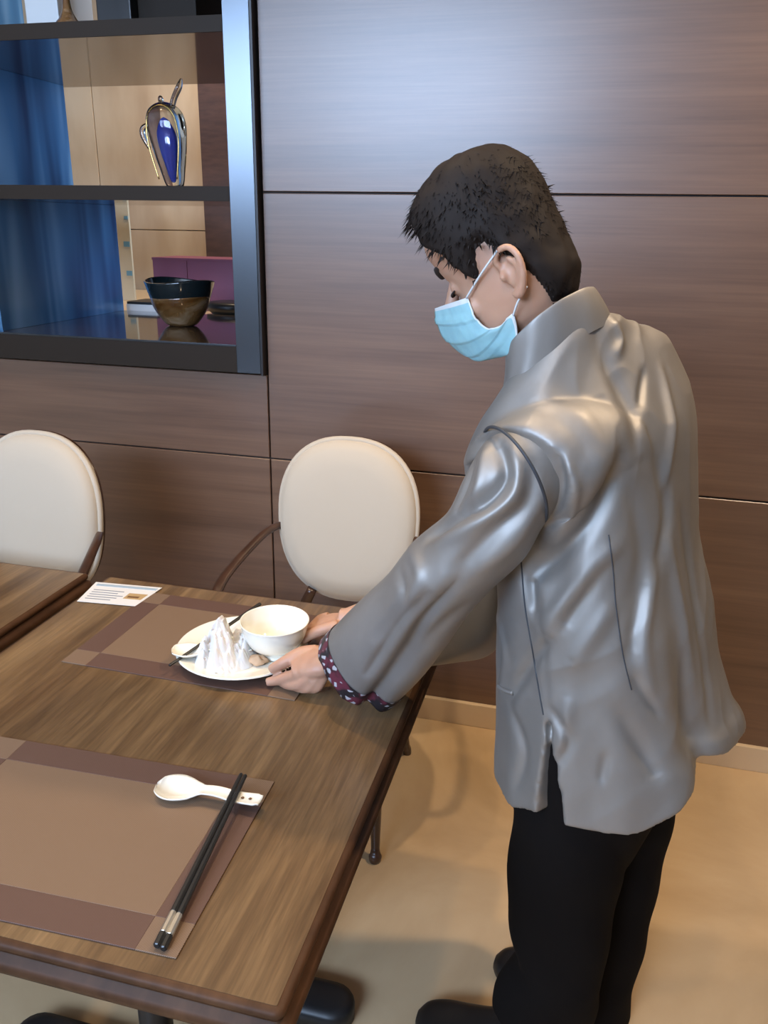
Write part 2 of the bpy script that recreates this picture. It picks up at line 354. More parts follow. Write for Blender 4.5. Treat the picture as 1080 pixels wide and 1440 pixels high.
box('cover', (a.x+.01, 3.10, 1.222), (b_.x, 3.25, 1.232), M_lacq, bk, bevel=.001)
a = at(288, 440, 3.12); V, Fc = lathe_vf([(.001, .002), (.09, .001), (.115, .02), (.118, .045), (.10, .052), (.002, .050)], 40, (a.x+.09, 3.21, 1.186), 1, .8)
tag(mk('round_tray', V, Fc, M_lacq), 'low black round dish half hidden by the post, right of the amber bowl', 'dish')
a = at(167, 420, 3.6); b_ = at(190, 420, 3.6)
bn = empty('standing_banner', (a.x, 3.6, 1.185)); tag(bn, 'narrow cream banner with small teal marks beyond the lowest shelf', 'banner')
box('board', (a.x-.1, 3.6, 1.186), (b_.x, 3.612, 1.66), M_ban, bn, bevel=.001)
for q, r_ in (((178, 343), .016), ((182, 384), .015), ((177, 306), .010)):
    c = at(*q, 3.6); box('mark', (c.x-r_*.9, 3.5975, c.z-r_*.8), (c.x+r_, 3.6005, c.z+r_*.7), M_teal, bn, bevel=.0005)
# top shelf objects (only their lower ends are in frame)
c = at(97, 40, 2.37)
fg = empty('amber_glass_figure', (c.x, 2.37, 2.066)); tag(fg, 'brown blown glass ornament with a thin stem, on the highest shelf', 'ornament')
V, Fc = lathe_vf([tuple(q) for q in catmull([(.001, .001), (.034, .0), (.036, .012), (.022, .03), (.012, .055), (.010, .10), (.022, .16), (.045, .22), (.05, .28), (.03, .34), (.001, .35)], 50)], 30, (c.x, 2.37, 2.0662)); mk('glass_body', V, Fc, M_amber, fg)
for (x0, x1, Y, h, m, nm, lb, ct) in [(36, 82, 2.62, .3, M_card, 'white_box', 'white box on the highest shelf behind the brown glass ornament', 'box'),
        (136, 184, 2.60, .26, M_fdark, 'black_box', 'black box on the highest shelf, right of the brown glass ornament', 'box'),
        (194, 276, 2.64, .22, M_frame, 'grey_case', 'grey case on the highest shelf near the steel post', 'case')]:
    a = at(x0, 20, Y); b_ = at(x1, 20, Y); e = empty(nm, ((a.x+b_.x)/2, Y+.1, 2.066)); tag(e, lb, ct)
    box('box_body', (a.x, Y, 2.0665), (b_.x, Y+.2, 2.066+h*.8), m, e, bevel=.004); box('box_lid', (a.x-.003, Y-.003, 2.066+h*.8), (b_.x+.003, Y+.203, 2.066+h), m, e, bevel=.004)

# ------------------------------------------------------------------ tables
TZ = .75
def make_table(cx, label):
    hx, y0, y1 = .409, .600, 1.570; cy = (y0+y1)/2; hy = (y1-y0)/2
    t = empty('dining_table', (cx, cy, 0)); tag(t, label, 'table', 'wooden dining tables')
    # moulded top: stacked outline rings
    prof = [(-.013, 0), (-.010, .0), (-.0035, -.0015), (0, -.006), (-.001, -.012), (-.006, -.014), (-.004, -.018), (.004, -.022), (.008, -.030), (.006, -.038), (-.006, -.042), (-.05, -.042)]
    V = []; n = 0; cr = .012
    for off, dz in prof:
        ring = []
        for (sx, sy, a0) in ((1, 1, 0), (-1, 1, PI/2), (-1, -1, PI), (1, -1, 3*PI/2)):
            for k in range(4):
                a = a0+k*PI/6; ring.append((sx*(hx-cr), sy*(hy-cr), a))
        for (qx, qy, a) in ring: rr = max(cr+off, .001); sh_ = cr+off-rr; V.append((cx+qx+math.copysign(1, qx)*sh_+rr*math.cos(a), cy+qy+math.copysign(1, qy)*sh_+rr*math.sin(a), TZ+dz))
        n = len(ring)
    Fc = grid_faces(len(prof), n)
    mk('edge_moulding', V, Fc, M_edge, t, smooth=True)
    topV = [v for v in V[:n]]; topV2 = V[n:2*n]
    tf = [tuple(range(n))]+[(i, (i+1) % n, n+(i+1) % n, n+i) for i in range(n)]
    lo = [(v[0], v[1], v[2]-.03) for v in topV2]
    tf += [(n+i, n+(i+1) % n, 2*n+(i+1) % n, 2*n+i) for i in range(n)]
    mk('tabletop', [(v[0], v[1], v[2]+.0006) for v in topV+topV2]+lo, tf, M_table, t, smooth=False)
    box('apron', (cx-hx+.05, cy-hy+.05, TZ-.10), (cx+hx-.05, cy+hy-.05, TZ-.042), M_edge, t, bevel=.003)
    for s in (-1, 1):
        yy = cy+s*.11
        V, Fc = [], []
        xs_ = [-.315, .315]; ring = []
        for k in range(11): a = -PI/2+PI*k/10; ring.append((.27+.045*math.cos(a), .045*math.sin(a)))
        for k in range(11): a = PI/2+PI*k/10; ring.append((-.27+.045*math.cos(a), .045*math.sin(a)))
        m_ = len(ring); lev = [(1, 0.002), (1, .034), (.93, .042), (.6, .048)]
        for sc, z in lev:
            for (x, y) in ring: V.append((cx+x*(1-(1-sc)*.15), yy+y*sc, z))
        Fc = grid_faces(len(lev), m_); V, Fc = capped(V, Fc, len(lev), m_)
        mk('foot_bar', V, Fc, M_black, t)
        V, Fc = lathe_vf([(.04, .045), (.032, .06), (.030, .12), (.030, .60), (.05, .64), (.05, .652)], 24, (cx, yy, 0)); mk('column', V, Fc, M_black, t)
    return t
make_table(-.664, 'wooden dining table with woven mats, the man leans over it')
make_table(-1.533, 'second wooden dining table at the left edge with nothing on its visible corner')

# ------------------------------------------------------------------ placemats
def placemat(cx, cy, w_, h_, rz, label):
    t = empty('placemat', (cx, cy, TZ+.0008), rz); tag(t, label, 'placemat', 'woven placemats')
    bx_, by_ = .052, .050; X = [-w_/2, -w_/2+bx_, w_/2-bx_, w_/2]; Y_ = [-h_/2, -h_/2+by_, h_/2-by_, h_/2]
    R = Matrix.Rotation(rz, 3, 'Z'); 
    def cell(nm, i, j, m, i2=None, j2=None):
        x0, x1, y0, y1 = X[i], X[(i2 or i)+1], Y_[j], Y_[(j2 or j)+1]
        o = box(nm, (x0, y0, 0), (x1, y1, .0022), m, None, bevel=.0004, seg=1)
        o.parent = t
    cell('woven_centre', 1, 1, M_matc)
    for i, j in ((0, 0), (2, 0), (0, 2), (2, 2)): cell('corner_square', i, j, M_matk)
    for i, j in ((1, 0), (1, 2), (0, 1), (2, 1)): cell('border_band', i, j, M_matb)
    return t
MZ = TZ+.0032
placemat(-.640, .790, .475, .325, .03, 'woven brown placemat in the foreground under the spoon and paired chopsticks')
placemat(-.692, 1.343, .475, .325, -.01, 'woven brown placemat under the white plate, toward the wall')
# card
A = atz(108, 845, TZ+.004); Bc = atz(190, 852, TZ+.004); Cc = atz(228, 826, TZ+.004); D = atz(135, 818, TZ+.004)
cd = empty('printed_card', ((A.x+Cc.x)/2, (A.y+Cc.y)/2, TZ)); tag(cd, 'small white printed card lying at the far left corner of the table', 'card')
def bil(u, v, z=0): 
    p = (A*(1-u)+Bc*u)*(1-v)+(D*(1-u)+Cc*u)*v; return (p.x, p.y, TZ+.0034+z)
def quad(nm, u0, u1, v0, v1, m, z, par): return mk(nm, [bil(u0, v0, z), bil(u1, v0, z), bil(u1, v1, z), bil(u0, v1, z), bil(u0, v0, z-.0006), bil(u1, v0, z-.0006), bil(u1, v1, z-.0006), bil(u0, v1, z-.0006)], [(0, 1, 2, 3), (4, 5, 6, 7), (0, 1, 5, 4), (1, 2, 6, 5), (2, 3, 7, 6), (3, 0, 4, 7)], m, par, False)
quad('card_sheet', 0, 1, 0, 1, M_card, 0, cd)
for k in range(5): quad('print_line', .08, .5+.06*(k % 3), .16+.11*k, .19+.11*k, M_print, .0005, cd)
quad('print_block', .66, .95, .30, .58, M_tan, .0005, cd); quad('print_block', .05, .97, .82, .92, M_bluep, .0005, cd); quad('print_block', .70, .88, .36, .44, M_food, .0008, cd)

# ------------------------------------------------------------------ tableware
PC = Vector((-.608, 1.298, 0))
def Lathe(nm, prof, c, m, par, n=40, seg=64):
    V, Fc = lathe_vf([tuple(q) for q in catmull(prof, n)], seg, c); return mk(nm, V, Fc, m, par)
pz = .757
pl = empty('dinner_plate', (PC.x, PC.y, pz)); tag(pl, 'white round dinner plate held at its rim by the man', 'plate')
Lathe('plate_dish', [(.001, .004), (.06, .003), (.075, 0), (.08, .001), (.10, .008), (.124, .0165), (.1255, .0185), (.123, .020), (.10, .0125), (.082, .0075), (.06, .0065), (.001, .0065)], (PC.x, PC.y, pz), M_china, pl, 70)
bc = Vector((-.543, 1.306, pz+.0085))
bo = empty('rice_bowl', bc); tag(bo, 'white porcelain bowl standing on the plate', 'bowl')
Lathe('bowl_wall', [(.001, .006), (.026, .005), (.030, .0), (.033, .001), (.034, .009), (.050, .024), (.060, .045), (.0645, .067), (.066, .069), (.0655, .071), (.0625, .068), (.057, .044), (.046, .026), (.028, .0135), (.001, .012)], bc, M_china, bo, 80)
def spoon(name, c, ang, label, tiltz=.0, scale=1., roll=0):
    t = empty(name, c, ang); tag(t, label, 'spoon', 'white porcelain spoons')
    # bowl: grid surface, thick; handle channel
    L = .135*scale; V = []; n = 44; ms = 15
    for side in (0, 1):
        for i in range(n):
            s = i/(n-1); x = s*L
            if s < .45: wd = .023*scale*math.sqrt(max(1-((s-.19)/.205)**2, 0)) if s < .19 else .023*scale*(1-.66*((s-.19)/.26)**1.6)
            else: wd = (.0078+.0022*((s-.45)/.55))*scale
            if s > .97: wd *= .8
            if i == 0: wd = .001
            depth = .011*scale*max(0, 1-((s-.2)/.24)**2) if abs(s-.2) < .24 else 0
            dz = .012*scale+.006*scale*(s**2)+(.012*scale*math.sin(min(max((s-.35)/.4, 0), 1)*PI)*.35)
            for j in range(ms):
                q = -1+2*j/(ms-1)
                z = dz-depth*(1-q*q)-.0018*scale*(1-q*q)*(s > .4)
                V.append((x, q*wd, z+tiltz*x-(.0028 if side else 0)))
    Fc = grid_faces(n, ms, False)+grid_faces(n, ms, False, n*ms)
    o2 = n*ms
    for i in range(n-1):
        Fc.append((i*ms, (i+1)*ms, o2+(i+1)*ms, o2+i*ms)); Fc.append((i*ms+ms-1, (i+1)*ms+ms-1, o2+(i+1)*ms+ms-1, o2+i*ms+ms-1))
    for j in range(ms-1):
        Fc.append((j, j+1, o2+j+1, o2+j)); k = (n-1)*ms; Fc.append((k+j, k+j+1, o2+k+j+1, o2+k+j))
    o = mk('spoon_shell', V, Fc, M_china, None); o.parent = t
    for k in (.83, .90):
        V, Fc = lathe_vf([(.0001, .0), (.0021, 0), (.0024, .0006), (.0001, .0008)], 12, (k*L, 0, .012*scale+.006*scale*k*k-.0014+tiltz*k*L)); o = mk('handle_hole', V, Fc, M_food, None); o.parent = t
    return t
sA = atz(221, 1104, MZ+.01); sB = atz(367, 1132, MZ+.012); ang = math.atan2(sB.y-sA.y, sB.x-sA.x)
spoon('soup_spoon', (sA.x, sA.y, MZ-.0005), ang, 'white porcelain spoon lying on the foreground mat under the chopsticks', scale=(sB-sA).xy.length/.135)
spoon('soup_spoon', (-.720, 1.226, pz+.019), .33, 'white porcelain spoon on the plate, its handle under the crumpled tissue', scale=1.12, tiltz=-.05)
def chopstick(a, b, label, band=True, grp=None):
    a = Vector(a); b = Vector(b); t = empty('chopstick', a); tag(t, label, 'chopstick', grp)
    d = b-a
    def P(s): return a+d*s
    def sq(nm, s0, s1, r0, r1, m): 
        X = d.normalized(); Yv = Vector((0, 0, 1)).cross(X).normalized(); Zv = X.cross(Yv); V = []
        for s, r in ((s0, r0*.7), (s0+.004, r0), (s1-.004, r1), (s1, r1*.8)):
            for k in range(8):
                a_ = 2*PI*(k+.5)/8; c_, s_ = math.cos(a_), math.sin(a_); q = 1/max(abs(c_), abs(s_))**.7
                V.append(P(s)+(Yv*c_+Zv*s_)*r*q)
        V, Fc = capped(V, grid_faces(4, 8), 4, 8); return mk(nm, V, Fc, m, t, False)
    if band:
        sq('shaft', .16, 1, .0041, .0028, M_lacq); sq('silver_band', .06, .165, .0044, .0042, M_silver); sq('butt', 0, .065, .0044, .0044, M_lacq)
    else: sq('shaft', 0, 1, .0026, .0037, M_lacq)
    return t
a1 = atz(220, 1331, MZ+.006); b1 = atz(345, 1094, MZ+.020); a2 = atz(229, 1335, MZ+.006); b2 = atz(340, 1094, MZ+.020)
def ext(a, b, L=.335): return b
chopstick(a1, (b1.x-.006, b1.y, MZ+.026), 'left one of two black silver-banded chopsticks resting across the spoon handle', grp='paired black chopsticks')
chopstick(a2, (b1.x+.001, b1.y-.001, MZ+.026), 'right one of two black silver-banded chopsticks resting across the spoon handle', grp='paired black chopsticks')
c1 = atz(238, 936, pz+.020); c2 = atz(366, 849, pz+.046)
chopstick(c1, c2, 'single dark chopstick lying across the plate under the crumpled tissue', False)
# crumpled tissue
c0 = Vector((-.625, 1.262, pz+.006)); V = []; NU, NV = 110, 60
n = 64
pk = [(-.026, .022, .066, .017), (-.020, -.004, .048, .016), (.0, -.015, .038, .022), (.022, .012, .028, .020), (-.012, .0, .045, .016), (-.036, -.01, .026, .018), (.01, .035, .03, .02)]
V = []; n = 64
for i in range(n):
    for j in range(n):
        x = -.062+.124*i/(n-1); y = -.062+.124*j/(n-1); r = math.hypot(x*1.0, y*.9)/.058
        ang_ = math.atan2(y, x); edge = 1+.22*noise.noise(Vector((math.cos(ang_)*2, math.sin(ang_)*2, 3)))
        h = 0
        for px, py, hh, ww in pk: h = max(h, hh*math.exp(-((x-px)**2+(y-py)**2)/(2*ww*ww)))
        v1 = Vector((x*26, y*26, .5)); rd = abs(noise.noise(v1))+.55*abs(noise.noise(v1*2.3))+.25*abs(noise.noise(v1*5))
        k = max(0, 1-(r/edge)**4); h = min(h*(.70+1.1*rd), .060)*k+.042*(rd-.12)*k
        sx = (x/max(r/edge, 1)); sy = (y/max(r/edge, 1))
        V.append((c0.x+sx+.25*h*noise.noise(v1*.7), c0.y+sy+.25*h*noise.noise(v1*.7+Vector((9, 0, 0))), c0.z+max(h, .0012)))
tag(mk('crumpled_tissue', V, grid_faces(n, n, False), M_tissue, None, False), 'crumpled white paper tissue heaped on the plate beside the bowl', 'tissue')
def scrap(c, r, m, label, seed):
    V, Fc = ell_vf((0, 0, 0), r, None, 24, 14); out = []
    for v in V:
        v = Vector(v); k = 1+.55*noise.noise(v*110+Vector((seed, 0, 0))); out.append((c[0]+v.x*k, c[1]+v.y*k, c[2]+v.z*k))
    tag(mk('food_scrap', out, Fc, m), label, 'food')
q = atz(345, 903, pz+.035); scrap((q.x, q.y, pz+.037), (.008, .006, .007), M_food, 'dark brown scrap caught on the tissue by the bowl', 3)
q = atz(360, 928, pz+.014); scrap((q.x, q.y, pz+.015), (.020, .014, .008), M_food2, 'light tan scrap on the plate beneath the bowl', 5)
q = atz(308, 935, pz+.010); scrap((q.x, q.y, pz+.011), (.010, .006, .0035), M_food2, 'small yellowish scrap on the plate in front of the tissue', 8)

# ------------------------------------------------------------------ chairs
def make_chair():
    t = empty('dining_chair', (0, 0, 0)); tag(t, 'cream', 'chair', 'cream oval-backed dining chairs')
    # local: faces -y, origin on the floor under the seat centre
    def loc(o): return o
    def seatring(hw, hd, z, ex=2.8, n=48):
        R = []
        for k in range(n):
            a = 2*PI*k/n; c, s = math.cos(a), math.sin(a)
            R.append((hw*math.copysign(abs(c)**(2/ex), c)*(1-.06*math.copysign(abs(s)**(2/ex), s)), hd*math.copysign(abs(s)**(2/ex), s), z))
        return R
    V = []; lv = [(.215, .205, .395), (.235, .225, .405), (.240, .230, .43), (.230, .220, .462), (.19, .18, .478), (.09, .085, .484), (.002, .002, .485)]
    for l in lv: V += seatring(*l)
    V, Fc = capped(V, grid_faces(len(lv), 48), len(lv), 48); o = mk('seat', V, Fc, M_cream, None); o.parent = t
    V = []; lv = [(.205, .195, .345), (.218, .208, .35), (.218, .208, .392), (.205, .195, .398)]
    for l in lv: V += seatring(*l)
    V, Fc = capped(V, grid_faces(len(lv), 48), len(lv), 48); o = mk('seat_rail', V, Fc, M_chairwood, None); o.parent = t
    # back: superellipse pad, leaning
    zc, hz, hx = .762, .232, .200; lean = .10
    def backpt(a, k, yoff, grow=0):
        c, s = math.cos(a), math.sin(a); ex = 2.35
        X_ = (hx*k+grow)*math.copysign(abs(c)**(2/ex), c); Zl = (hz*k+grow)*math.copysign(abs(s)**(2/ex), s)
        X_ *= 1+.035*Zl/hz
        curve = -.30*X_*X_
        z = zc+Zl; return (X_, .215+lean*(z-.5)+yoff+curve, z)
    def padvf(levels, grow=0, n=64):
        V = []
        for k, yo in levels:
            for j in range(n): V.append(backpt(2*PI*j/n, k, yo, grow))
        return capped(V, grid_faces(len(levels), n), len(levels), n)
    V, Fc = padvf([(.02, .018), (.96, .017), (1.0, .024), (.97, .030), (.02, .031)], .002); o = mk('back_board', V, Fc, M_chairwood, None); o.parent = t
    V, Fc = padvf([(.02, -.040), (.4, -.039), (.7, -.035), (.88, -.027), (.965, -.014), (.985, 0), (.97, .012), (.9, .017), (.5, .0175), (.02, .018)]); o = mk('backrest', V, Fc, M_cream, None); o.parent = t
    V = []; n = 64; cs = [(0, -.002), (.008, -.001), (.011, .006), (.009, .014), (0, .016), (-.006, .007)]
    for j in range(n):
        for gr, yo in cs: V.append(backpt(2*PI*j/n, .985, yo, gr-.002))
    Fc = grid_faces(n, len(cs)); m_ = len(cs)
    Fc += [((n-1)*m_+j, (n-1)*m_+(j+1) % m_, (j+1) % m_, j) for j in range(m_)]
    o = mk('back_frame', V, Fc, M_cream, None); o.parent = t
    for s in (-1, 1):
        # front leg with a small pad foot
        o = tube('leg', [(s*.195, -.165, .36), (s*.198, -.170, .22), (s*.202, -.178, .06), (s*.203, -.182, .03), (s*.204, -.186, .015), (s*.204, -.186, .001)], [.021, .018, .012, .012, .017, .015], M_chairwood, None, 40, 14); o.parent = t
        o = tube('leg', [(s*.095, .20, .56), (s*.150, .20, .42), (s*.170, .215, .25), (s*.178, .26, .06), (s*.180, .275, .02), (s*.181, .28, .001)], [.014, .018, .017, .012, .014, .013], M_chairwood, None, 40, 14); o.parent = t
        o = tube('arm', [(s*.195, .235, .735), (s*.225, .17, .725), (s*.262, .04, .675), (s*.268, -.05, .640), (s*.255, -.085, .60), (s*.225, -.08, .50), (s*.215, -.07, .38)], [(.010, .010), (.012, .011), (.014, .011), (.015, .012), (.014, .013), (.012, .012), (.013, .013)], M_chairwood, None, 60, 12); o.parent = t
    return t
ch = make_chair(); ch.location = (-.628, 1.825, 0); ch['label'] = 'cream oval-backed wooden armchair behind the plate, between table and wall'
c2_ = copy_tree(ch); c2_.location = (-1.482, 1.62, 0); c2_.rotation_euler.z = -.06; c2_['label'] = 'cream oval-backed wooden armchair at the left edge behind the second table'

# ------------------------------------------------------------------ the man
man = empty('person', (.03, 1.24, 0)); tag(man, 'man in grey satin jacket and pale blue mask reaching for the plate', 'person')
HY = 1.17; HS = 1.05
pa, pp = math.radians(13), math.radians(24)
hF = Vector((-math.cos(pp)*math.cos(pa), math.cos(pp)*math.sin(pa), -math.sin(pp)))
hL = Vector((-math.sin(pa), -math.cos(pa), 0)); hU = hF.cross(hL)
earp = at(719, 380, HY-.078)
hO = earp - hL*.078*HS + hF*.012*HS - hU*(.003)
def H(x, y, z): return hO + (hF*x + hL*y + hU*z)*HS
def Hinv(p): d = (Vector(p)-hO)/HS; return Vector((d.dot(hF), d.dot(hL), d.dot(hU)))
prof = [(-.092, .050, .036, .012), (-.088, .066, .026, .026), (-.080, .076, .005, .036), (-.068, .085, -.022, .047), (-.056, .089, -.040, .057), (-.036, .089, -.052, .064), (-.015, .088, -.060, .069), (.008, .087, -.056, .072), (.028, .0965, -.052, .0745),
        (.045, .104, -.050, .0765), (.068, .112, -.048, .078), (.094, .107, -.044, .0765), (.117, .092, -.034, .069), (.135, .069, -.016, .053), (.146, .046, .002, .030), (.1495, .028, .018, .006)]
PR = catmull(prof, 60)
def head_ring(row, n=56, off=0):
    z, xf, xb, hw = row; V = []
    for j in range(n):
        a = 2*PI*j/n; c, s = math.cos(a), math.sin(a)
        xm = (xf+xb)/2; hx_ = (xf-xb)/2+off; e = 2.25
        x = xm+hx_*math.copysign(abs(c)**(2/e), c); y = (hw+off)*math.copysign(abs(s)**(2/e), s)
        if c > 0: y *= 1-.10*c*c*(1 if z < .03 else .4)
        V.append(H(x, y, z))
    return V
def head_vf():
    V = []
    for r in PR: V += head_ring(r)
    return capped(V, grid_faces(len(PR), 56), len(PR), 56)
def hell(c, r, ry=0):
    M = Matrix((hF, hL, hU)).transposed() @ Matrix.Rotation(ry, 3, 'Y')
    return ell_vf(H(*c), [q*HS for q in r], M)
parts = [head_vf()]
parts.append(tube_vf([H(.091, 0, .030), H(.103, 0, .010), H(.114, 0, -.012), H(.112, 0, -.022), H(.09, 0, -.027)], [.008, .009, .012, .011, .006], 20, 14))
for s in (-1, 1):
    parts.append(hell((.102, s*.011, -.018), (.012, .009, .008)))
    if 0: parts.append(hell((.092, s*.030, .038), (.006, .020, .007)))       # brow ridge
    parts.append(hell((.0765, s*.032, .014), (.0125, .0155, .0115)))     # closed lids
    parts.append(hell((.056, s*.044, -.020), (.022, .020, .020)))      # cheek
    # ear: helix, antihelix, lobe, tragus
    def E(dx, dz, out): return H(-.010+dx*.9, s*(.071+out*.9), .000+dz*.88)
    parts.append(tube_vf([E(.012, .010, .004), E(.014, .024, .009), E(.004, .034, .013), E(-.012, .032, .017), E(-.021, .016, .019), E(-.020, -.004, .016), E(-.012, -.020, .011), E(-.002, -.030, .006), E(.006, -.026, .003)], [.0042, .0045, .0048, .0048, .0048, .0048, .006, .0075, .005], 50, 10))
    parts.append(tube_vf([E(-.002, .022, .010), E(-.012, .010, .012), E(-.012, -.006, .011), E(-.003, -.016, .007)], [.004, .0045, .0045, .004], 24, 8))
    parts.append(hell((-.013, s*.073, .000), (.014, .005, .021)))
    parts.append(hell((.000, s*.0775, -.001), (.005, .006, .007)))
parts.append(hell((.090, 0, -.046), (.010, .024, .005))); parts.append(hell((.088, 0, -.055), (.009, .020, .005)))
# neck
NB = at(782, 510, 1.195)
parts.append(tube_vf([H(-.004, 0, .0), H(-.002, 0, -.05), H(-.010, 0, -.10), NB, NB+Vector((.02, 0, -.10))], [(.046, .050), (.047, .048), (.045, .045), (.046, .046), (.05, .045)], 30, 28))
# torso, arms, legs under the clothes
parts.append(tube_vf([(-.01, 1.235, 1.31), (.0, 1.235, 1.25), (.01, 1.24, 1.12), (.03, 1.24, .98), (.05, 1.24, .84)], [(.11, .06), (.14, .08), (.14, .08), (.13, .085), (.13, .09)], 24, 28))
LW = Vector((-.402, 1.228, .820)); RW = Vector((-.405, 1.365, .828))
LSH = Vector((-.055, 1.075, 1.265)); LEL = Vector((-.195, 1.11, 1.03)); RSH = Vector((.03, 1.40, 1.26)); REL = at(668, 815, 1.42)
parts.append(tube_vf([Vector((0, 1.16, 1.28)), LSH, (LSH+LEL)/2, LEL, (LEL+LW)/2, LW, LW+Vector((-.02, -.002, -.006))], [.055, .048, .042, .036, .030, (.030, .024), (.031, .021)], 40, 18))
parts.append(tube_vf([Vector((.01, 1.32, 1.28)), RSH, (RSH+REL)/2, REL, (REL+RW)/2, RW, RW+Vector((-.02, -.002, -.006))], [.06, .052, .047, .042, .036, (.028, .022), (.030, .020)], 40, 18))
for hy, kx, ky, ax, ay in ((1.155, .02, 1.165, .03, 1.20), (1.32, .085, 1.34, .12, 1.37)):
    parts.append(tube_vf([(.05, hy, .88), (.045, hy, .78), (kx, ky, .45), (ax, ay, .17), (ax, ay, .13)], [.085, .08, .055, .04, .036], 30, 18))
# left hand pinching the rim: thumb above, fingers curled beneath
def hand(Wp, K, side, thumb, fingers):
    Wp = Vector(Wp); K = Vector(K); d = (K-Wp).normalized()
    P = [tube_vf([Wp-d*.015, Wp+d*.015, (Wp+K)/2, K, K+d*.008], [(.028, .020), (.031, .020), (.039, .019), (.040, .015), (.030, .010)], 20, 20)]
    P.append(tube_vf(*thumb, 24, 12))
    for f, r in fingers: P.append(tube_vf(f, r, 26, 12))
    return P
pzr = pz+.018
def HP(px, py, z): p = atz(px, py, z); return (p.x, p.y, p.z)
parts += [tube_vf([LW, HP(452, 932, .815), HP(432, 932, .806), HP(412, 938, .797)], [(.026, .022), (.034, .022), (.038, .020), (.030, .015)], 20, 20)]
parts.append(tube_vf([HP(446, 916, .822), HP(422, 920, .816), HP(400, 931, .804), HP(384, 940, .7885), HP(379, 943, .7855)], [.013, .0135, .011, .0095, .007], 28, 12))
parts.append(tube_vf([HP(424, 948, .797), HP(405, 952, .781), HP(388, 957, .768), HP(375, 959, .763)], [.0115, .011, .0095, .0080], 28, 12))
parts.append(tube_vf([HP(436, 952, .797), HP(420, 962, .777), HP(403, 962, .765), HP(392, 955, .7605)], [.0115, .011, .0095, .0080], 28, 12))
parts.append(tube_vf([HP(447, 952, .798), HP(434, 966, .776), HP(418, 966, .764), HP(408, 958, .7605)], [.0110, .0105, .0092, .0075], 28, 12))
parts.append(tube_vf([HP(456, 950, .800), HP(446, 966, .778), HP(432, 968, .765), HP(421, 962, .761)], [.0100, .0098, .0085, .007], 28, 12))
# right hand on the far side of the plate
parts += [tube_vf([RW, RW+Vector((-.02, -.004, -.010)), (-.448, 1.356, .815), (-.470, 1.352, .808)], [(.024, .020), (.032, .019), (.037, .017), (.030, .013)], 20, 20)]
parts.append(tube_vf([(-.425, 1.335, .828), (-.452, 1.325, .820), (-.478, 1.322, .805), (-.492, 1.322, .791)], [.012, .012, .010, .0075], 24, 12))
for k, (yy, L_) in enumerate(((1.345, 1.), (1.362, 1.08), (1.379, 1.), (1.394, .82))):
    parts.append(tube_vf([(-.463, yy, .812), (-.485, yy+.002, .800), (-.490-.012*L_, yy+.002, .778), (-.486-.008*L_, yy, .764)], [.0105, .010, .0088, .007], 22, 12))
me = voxel_mesh(parts, .0028, 3, .5)
link_mesh('body', me, M_skin, man)
# eyebrows, lashes
for s in (-1, 1):
    tube('eyebrow', [H(.104, s*.012, .036), H(.1005, s*.026, .043), H(.092, s*.040, .045), H(.080, s*.050, .041)], [(.0045, .0030), (.0065, .0040), (.0060, .0036), (.003, .002)], M_lash, man, 20, 8)
    tube('eyelash', [H(.088, s*.022, .009), H(.0900, s*.031, .006), H(.0865, s*.041, .007), H(.0790, s*.048, .010)], [.0012, .0022, .0022, .0010], M_lash, man, 16, 8)

# hair: thick shell over the scalp plus short locks
def hairline(a):     # a = angle from the front, 0..pi -> lowest z of the hair (head space)
    xs_ = [0, 44, 54, 58, 69, 74, 81, 92, 102, 114, 128, 145, 180]
    zs_ = [.096, .098, .090, .058, .044, .006, .008, .040, .044, .010, -.026, -.054, -.062]
    return float(np.interp(math.degrees(a), xs_, zs_))
def prof_at(z): 
    zz = PR[:, 0]; return [np.interp(z, zz, PR[:, k]) for k in (1, 2, 3)]
def scalp(a, z, off):
    z0 = min(z, .1490); xf, xb, hw = prof_at(z0); xm = (xf+xb)/2; hx_ = (xf-xb)/2; e = 2.25
    c, s = math.cos(a), math.sin(a)
    x = xm+hx_*math.copysign(abs(c)**(2/e), c); y = hw*math.copysign(abs(s)**(2/e), s)
    P0 = Vector((x, y, z0)); n = Vector(((x-xm)/(hx_+.02)**2, y/(hw+.02)**2, max(z0-.03, -.02)*1.1/.12**2)).normalized()
    if z0 < .02: n.z = 0; n.normalize()
    return P0+n*off, n
def hair_th(aa, z):
    b_ = min(max((aa-1.1)/1.1, 0), 1); b_ = b_*b_*(3-2*b_)
    b_ *= min(max((.14-z)/.05, 0), 1)
    return .006+(1-b_)*.020*min(max(z/.09, 0), 1)+b_*.009*min(max((z+.07)/.10, 0), 1)
zlev = list(np.linspace(-.07, .112, 40))+list(.112+.0372*np.sin(np.linspace(0, PI/2, 16))[1:])
na = 110; V = []
for z in zlev:
    for j in range(na):
        a = 2*PI*j/na; aa = min(a, 2*PI-a); zh = hairline(aa)
        k = min(max((z-zh)/.012, 0), 1); k = k*k*(3-2*k)
        th = hair_th(aa, z)
        th -= .006*max(0, math.cos(aa))*min(max((z-.05)/.04, 0), 1)
        th += .0025*noise.noise(Vector((math.cos(a)*5, math.sin(a)*5, z*60)))
        p, n_ = scalp(a, z, -.006+(th+.006)*k); V.append(H(*p))
V, Fc = capped(V, grid_faces(len(zlev), na), len(zlev), na)
